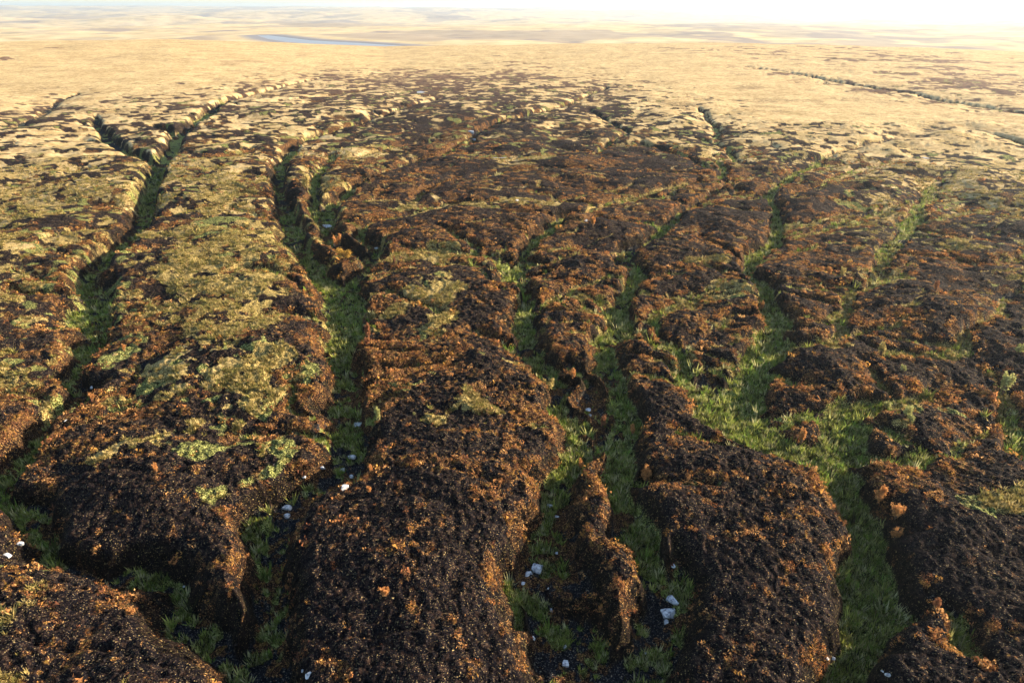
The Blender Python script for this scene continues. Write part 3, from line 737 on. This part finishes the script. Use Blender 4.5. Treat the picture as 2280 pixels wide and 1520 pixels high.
# ------------------------------------------------------------------ rocks, each a thing of its own
M_ROCK = simple_material("pale_gritstone", [(0.38, (0.16, 0.16, 0.17)), (0.48, (0.46, 0.46, 0.46)), (0.60, (0.68, 0.67, 0.64))], 3.5, 0.9, 0.5)
def rock_mesh(name, w, d, h, seed, slab=False):
    rg = np.random.default_rng(seed); bm = bmesh.new()
    for _ in range(16):
        v = rg.normal(size=3); v /= np.linalg.norm(v); v = np.sign(v) * np.abs(v) ** 0.55
        v = v / max(1e-6, np.abs(v).max()) * rg.uniform(0.75, 1.0)
        bm.verts.new((v[0] * w / 2, v[1] * d / 2, v[2] * h / 2))
    bmesh.ops.convex_hull(bm, input=bm.verts)
    loose = [v for v in bm.verts if not v.link_faces]
    if loose: bmesh.ops.delete(bm, geom=loose, context='VERTS')
    bmesh.ops.dissolve_limit(bm, angle_limit=0.25, verts=bm.verts, edges=bm.edges)
    bmesh.ops.bevel(bm, geom=list(bm.edges), offset=0.05 * min(w, d, h), segments=2, affect='EDGES', profile=0.6)
    bmesh.ops.triangulate(bm, faces=bm.faces)
    bmesh.ops.subdivide_edges(bm, edges=bm.edges, cuts=1)
    for v in bm.verts:
        v.co += v.normal * rg.normal() * 0.012 * min(w, d)
    me = bpy.data.meshes.new(name); bm.to_mesh(me); bm.free(); return me
ROCKS = [
 (1196,1263,24,20,"largest squarish white boulder at the foot of the long orange bank, beside two smaller ones"),
 (1177,1276,16,14,"small white boulder just left of and below the largest squarish boulder"),
 (1165,1297,9,9,"little white stone on the grass edge below the pair of boulders by the orange bank"),
 (1497,1333,28,20,"rounded grey white boulder directly above the big cracked slab in the dark valley"),
 (1489,1361,32,26,"broad cracked white slab, largest of three in the dark valley right of the narrow ridge"),
 (1483,1381,11,13,"small grey stone right below the broad cracked slab"),
 (640,1127,20,16,"angular white boulder on dark peat right of the green hollow, upper one of two"),
 (640,1146,15,12,"white boulder just below the angular one beside the green hollow"),
 (688,1500,15,14,"white boulder alone at the bottom edge of the picture in the black valley"),
 (674,1491,6,9,"thin white stone left of the boulder at the bottom edge"),
 (784,1015,15,11,"white boulder at the lower end of the second gully's grass"),
 (764,1043,9,13,"slender white stone below the gully grass, left of its upright neighbour"),
 (782,1057,8,14,"upright white stone under the boulder at the end of the gully grass"),
 (768,1083,14,17,"tilted white stone, lowest of the cluster below the gully grass"),
 (718,1039,10,9,"grey stone on the shaded slope left of the cluster below the gully grass"),
 (677,1060,8,7,"small pale stone nearest the golden bank above the shaded stony slope"),
 (1258,1472,14,22,"tall white boulder right of the orange tip at the bottom of the picture"),
 (1258,1436,9,14,"narrow grey stone straight above the tall white boulder near the bottom"),
 (1187,1418,9,11,"pale stone touching the foot of the orange rim near the bottom"),
 (46,1207,13,10,"cream stone on the sunlit left bank, upper right of two"),
 (18,1233,14,12,"cream stone near the left edge of the picture on the sunlit bank"),
 (1310,910,11,9,"white stone lying in the black narrow cut, upper one"),
 (1314,921,7,9,"smaller white stone under the one in the black narrow cut"),
 (1224,1124,13,8,"grey flat stone in the middle of the third gully's green floor"),
 (1240,1148,9,5,"thin pale stone below the grey flat one in the third gully"),
 (1210,1223,8,6,"small stone low in the third gully, left of a similar one"),
 (1239,1230,7,6,"small stone low in the third gully, right of a similar one"),
 (1227,1146,5,4,"tiny pale pebble beside the thin stone in the third gully"),
 (796,943,20,10,"flat grey slab lying in the grass of the second gully"),
 (729,503,18,8,"flat white slab between the two thin orange ridges"),
 (838,551,8,7,"white stone in the dark hollow right of the thin ridges"),
 (744,545,7,5,"small grey stone beside the orange bush on the thin ridge"),
 (1049,294,12,8,"grey rock on top of the far heap of stones in the dark heath"),
 (1058,311,10,6,"grey rock at the lower side of the far heap of stones"),
 (1498,1258,12,12,"dull grey boulder at the end of the fourth gully's grass"),
 (1980,1500,17,9,"white flat stone at the bottom right beside the pale rushes"),
 (1966,1493,9,4,"thin white stone left of the flat one at the bottom right"),
 (1855,1462,8,9,"small white stone left of the pale rushes, right one of two"),
 (1842,1463,9,9,"small white stone left of the pale rushes, left one of two"),
 (1228,1356,8,8,"small grey stone in the black valley right of the orange rim"),
 (1221,1308,6,5,"tiny stone in the shade below the largest boulder"),
 (1438,1453,6,6,"tiny white stone in the dark valley near the bottom centre"),
 (205,861,7,7,"small white stone in the shaded left gully"),
 (146,934,5,10,"upright white stone in the dark lower part of the left gully"),
 (410,1302,5,8,"little pale stone alone on the black slope above the bottom left bank"),
 (1304,490,8,4,"far white stone in a runnel of the central heath"),
 (1150,447,8,5,"far white stone beside an orange clump in the central heath"),
]
for k, (px, py, w, h, lab) in enumerate(ROCKS):
    x, y, z, t = ground_hit(px, py + h * 0.3)
    W = w / FOC * t
    el = CAM_H / math.hypot(CAM_H, y)
    Hh = h / FOC * t
    hz = min(Hh * 0.75, W * 0.75) if h >= w * 0.6 else W * 0.3
    dp = max(W * 0.55, min(W * 1.2, (Hh - hz * 0.55) / max(el, 0.3)))
    me = rock_mesh("rock", W * 1.12, dp * 1.1, hz * 1.3, 100 + k)
    o = add_obj("boulder" if w >= 14 else "stone", me, M_ROCK, label=lab, cat="rock", group="pale rocks lying on the peat", loc=(x, y, z + hz * 0.16))
    o.rotation_euler = (rng.uniform(-.15, .15), rng.uniform(-.15, .15), rng.uniform(-.5, .5))

# ------------------------------------------------------------------ single shrubs that stand out
M_STEM = simple_material("shrub_stem", [(0.3, (0.05, 0.03, 0.02)), (0.7, (0.16, 0.10, 0.06))], 8, 0.9, 0.2)
M_SHRUB = leaf_material("shrub_leaves", trans=0.4)
def shrub(px, py, w, h, tint, lab, cat="shrub", group="bright shrubs standing out on the moor"):
    x, y, z, t = ground_hit(px, py + h * 0.45)
    W = w / FOC * t / 2; Hh = max(h / FOC * t / 0.72, W * 1.2)
    root = bpy.data.objects.new("shrub", None); COL.objects.link(root); root.location = (x, y, z - 0.03)
    root["label"] = lab; root["category"] = cat; root["group"] = group
    root.empty_display_size = 0.3
    bm = bmesh.new(); tips = []
    for s in range(10):
        a = rng.random() * 2 * math.pi; ln = rng.uniform(0.25, 0.9)
        p0 = Vector((0, 0, -0.05)); p2 = Vector((math.cos(a) * W * ln, math.sin(a) * W * ln, Hh * rng.uniform(0.5, 0.95)))
        p1 = p0.lerp(p2, 0.5) + Vector((0, 0, Hh * 0.1)); tips += [p1, p2]
        r0, r1, r2 = 0.030 * Hh, 0.020 * Hh, 0.006 * Hh
        rings = []
        for p, rr in ((p0, r0), (p1, r1), (p2, r2)):
            rings.append([bm.verts.new((p.x + rr * math.cos(q * 1.2566), p.y + rr * math.sin(q * 1.2566), p.z)) for q in range(5)])
        for A, B in zip(rings[:-1], rings[1:]):
            for q in range(5): bm.faces.new((A[q], A[(q + 1) % 5], B[(q + 1) % 5], B[q]))
    me = bpy.data.meshes.new("branches"); bm.to_mesh(me); bm.free()
    add_obj("branches", me, M_STEM, parent=root)
    k = 950
    tp = np.array([[t.x, t.y, t.z] for t in tips]).reshape(-1, 2, 3)            # each branch from its bend to its tip
    bi = rng.integers(0, len(tp), k); u = rng.beta(1.6, 1.3, k)[:, None]
    c = tp[bi, 0] * (1 - u) + tp[bi, 1] * 1.12 * u
    c += rng.normal(size=(k, 3)) * np.array([W, W, Hh * 0.6]) * (0.20 - 0.11 * u)
    c[:, 2] = np.maximum(0.03, c[:, 2])
    sz = 0.050 * (W + Hh) * rng.uniform(0.5, 1.3, (k, 1, 1))
    T = c[:, None, :] + rng.normal(size=(k, 3, 3)) * sz * 0.62
    me = quad_mesh("foliage", T.reshape(-1, 3), np.arange(k * 3).reshape(-1, 3), 3)
    tj = np.repeat(np.array(tint)[None] * rng.uniform(0.6, 1.35, (k, 1)), 3, 0)
    color_attr(me, "tint", np.concatenate([tj, np.ones((len(tj), 1))], 1))
    add_obj("foliage", me, M_SHRUB, parent=root)
OR, RD, YL, PY, GD = (.80, .38, .13), (.46, .20, .09), (.62, .48, .17), (.56, .54, .20), (.60, .36, .08)
SHRUBS = [
 (1437,1062,24,32,OR,"bright orange shrub on the bank right of the fourth gully's green floor"),
 (1955,1105,26,34,OR,"upper and tallest orange shrub on the black left face beside the wide green gully"),
 (1993,1143,34,28,OR,"broad orange shrub below the tallest one beside the wide green gully"),
 (1992,1190,24,24,OR,"faded orange shrub, third down the edge of the wide green gully"),
 (2083,1345,20,18,RD,"small rusty shrub right of the wide green gully's lowest bend"),
 (1294,1035,16,18,OR,"orange shrub on the tip of the long narrow ridge"),
 (1222,860,30,22,YL,"pale golden shrub on the rim above the third gully"),
 (753,545,20,24,OR,"orange shrub at the lower tip of the thin ridge"),
 (770,572,42,16,GD,"golden yellow low shrub on the end of the thin ridge"),
 (1783,975,13,30,OR,"tall thin orange shrub on the lobe above the wide green gully"),
 (820,745,13,28,RD,"upright reddish shrub on the shaded right side of the second gully"),
 (820,762,15,16,RD,"low reddish shrub under the upright one by the second gully"),
 (348,1043,13,18,OR,"glowing orange shrub in the middle of the dark left slope"),
 (828,1043,14,15,OR,"orange shrub right of the white stones below the second gully"),
 (823,1090,12,14,OR,"brownish orange shrub lower right of the white stones below the second gully"),
 (1407,960,13,20,OR,"orange shrub on the right edge of the fourth gully, above the brightest one"),
 (1342,942,13,26,RD,"rusty shrub between the black cut and the fourth gully"),
 (1275,833,14,16,OR,"small orange shrub at the head of the black cut"),
 (1320,497,9,18,OR,"pointed orange shrub on the central heath crest"),
 (1384,580,15,16,YL,"pale straw coloured shrub at the head of the fourth gully"),
 (843,927,14,26,PY,"pale yellow pointed shrub in the green patch beside the second gully"),
 (278,775,8,14,OR,"slim orange shrub on the dark slope right of the left gully"),
 (206,883,14,12,OR,"small orange shrub in the shade of the left gully"),
 (1408,960,10,12,OR,"low orange shrub crowded under its neighbour on the fourth gully's edge"),
 (858,1318,20,22,OR,"orange shrub alone on the broad dark mound near the bottom centre"),
 (297,1358,24,16,OR,"orange shrub on the sunlit bottom left bank"),
 (640,1307,9,12,OR,"tiny orange shrub on the black slope left of the broad mound"),
 (2015,918,24,20,PY,"pale yellow shrub amid the green tongues on the right"),
 (2025,935,16,16,PY,"smaller pale yellow shrub right below its twin amid the green tongues"),
 (1975,905,20,14,PY,"low pale yellow shrub left of the twin shrubs on the right"),
 (1960,782,14,24,YL,"upright straw coloured shrub at the left end of the green strip on the right"),
 (2010,822,12,12,PY,"little pale yellow shrub below the green strip on the right"),
 (2232,862,22,38,PY,"tall pale yellow shrub near the right edge"),
 (2266,778,22,18,PY,"pale yellow shrub at the right edge above the tall one"),
 (1876,610,14,16,YL,"straw coloured shrub beside the winding runnel on the right heath"),
 (1845,607,10,14,OR,"orange shrub left of the straw coloured one on the right heath"),
 (1640,560,12,10,OR,"orange shrub above the bend of the fifth gully"),
 (1695,686,14,16,OR,"orange shrub on the mound edge left of the fifth gully"),
 (1208,672,9,16,OR,"orange shrub on the dark lobe right of the third gully"),
 (1114,742,8,16,OR,"pointed orange shrub on the rim left of the third gully"),
 (684,415,16,24,YL,"straw coloured shrub in the runnel left of the thin ridges"),
 (2083,640,10,16,RD,"rusty shrub on the far right heath"),
]
for s in SHRUBS: shrub(*s)

# ------------------------------------------------------------------ haze
bm = bmesh.new(); bmesh.ops.create_cube(bm, size=1.0)
me = bpy.data.meshes.new("haze"); bm.to_mesh(me); bm.free()
zlo, zhi = float(min(HZ.min(), Z.min())) - 1.0, float(max(HZ.max(), CAM_H)) + 6.0
for v in me.vertices: v.co = (v.co.x * 33000, v.co.y * 33000, zlo if v.co.z < 0 else zhi)
m, nt, out = new_mat("haze"); n = N(nt)
pv = n.node("ShaderNodeVolumePrincipled")
pv.inputs["Color"].default_value = (0.80, 0.91, 1.0, 1)
pv.inputs["Density"].default_value = 0.00009
pv.inputs["Density Attribute"].default_value = ""
pv.inputs["Anisotropy"].default_value = 0.6
n.link(pv.outputs[0], out.inputs["Volume"])
add_obj("haze", me, m, kind="stuff", label="pale haze fading the far moor and hills", cat="haze")
print("verts", len(V), "rows", NR, "cols", NT, "haze z", zlo, zhi)
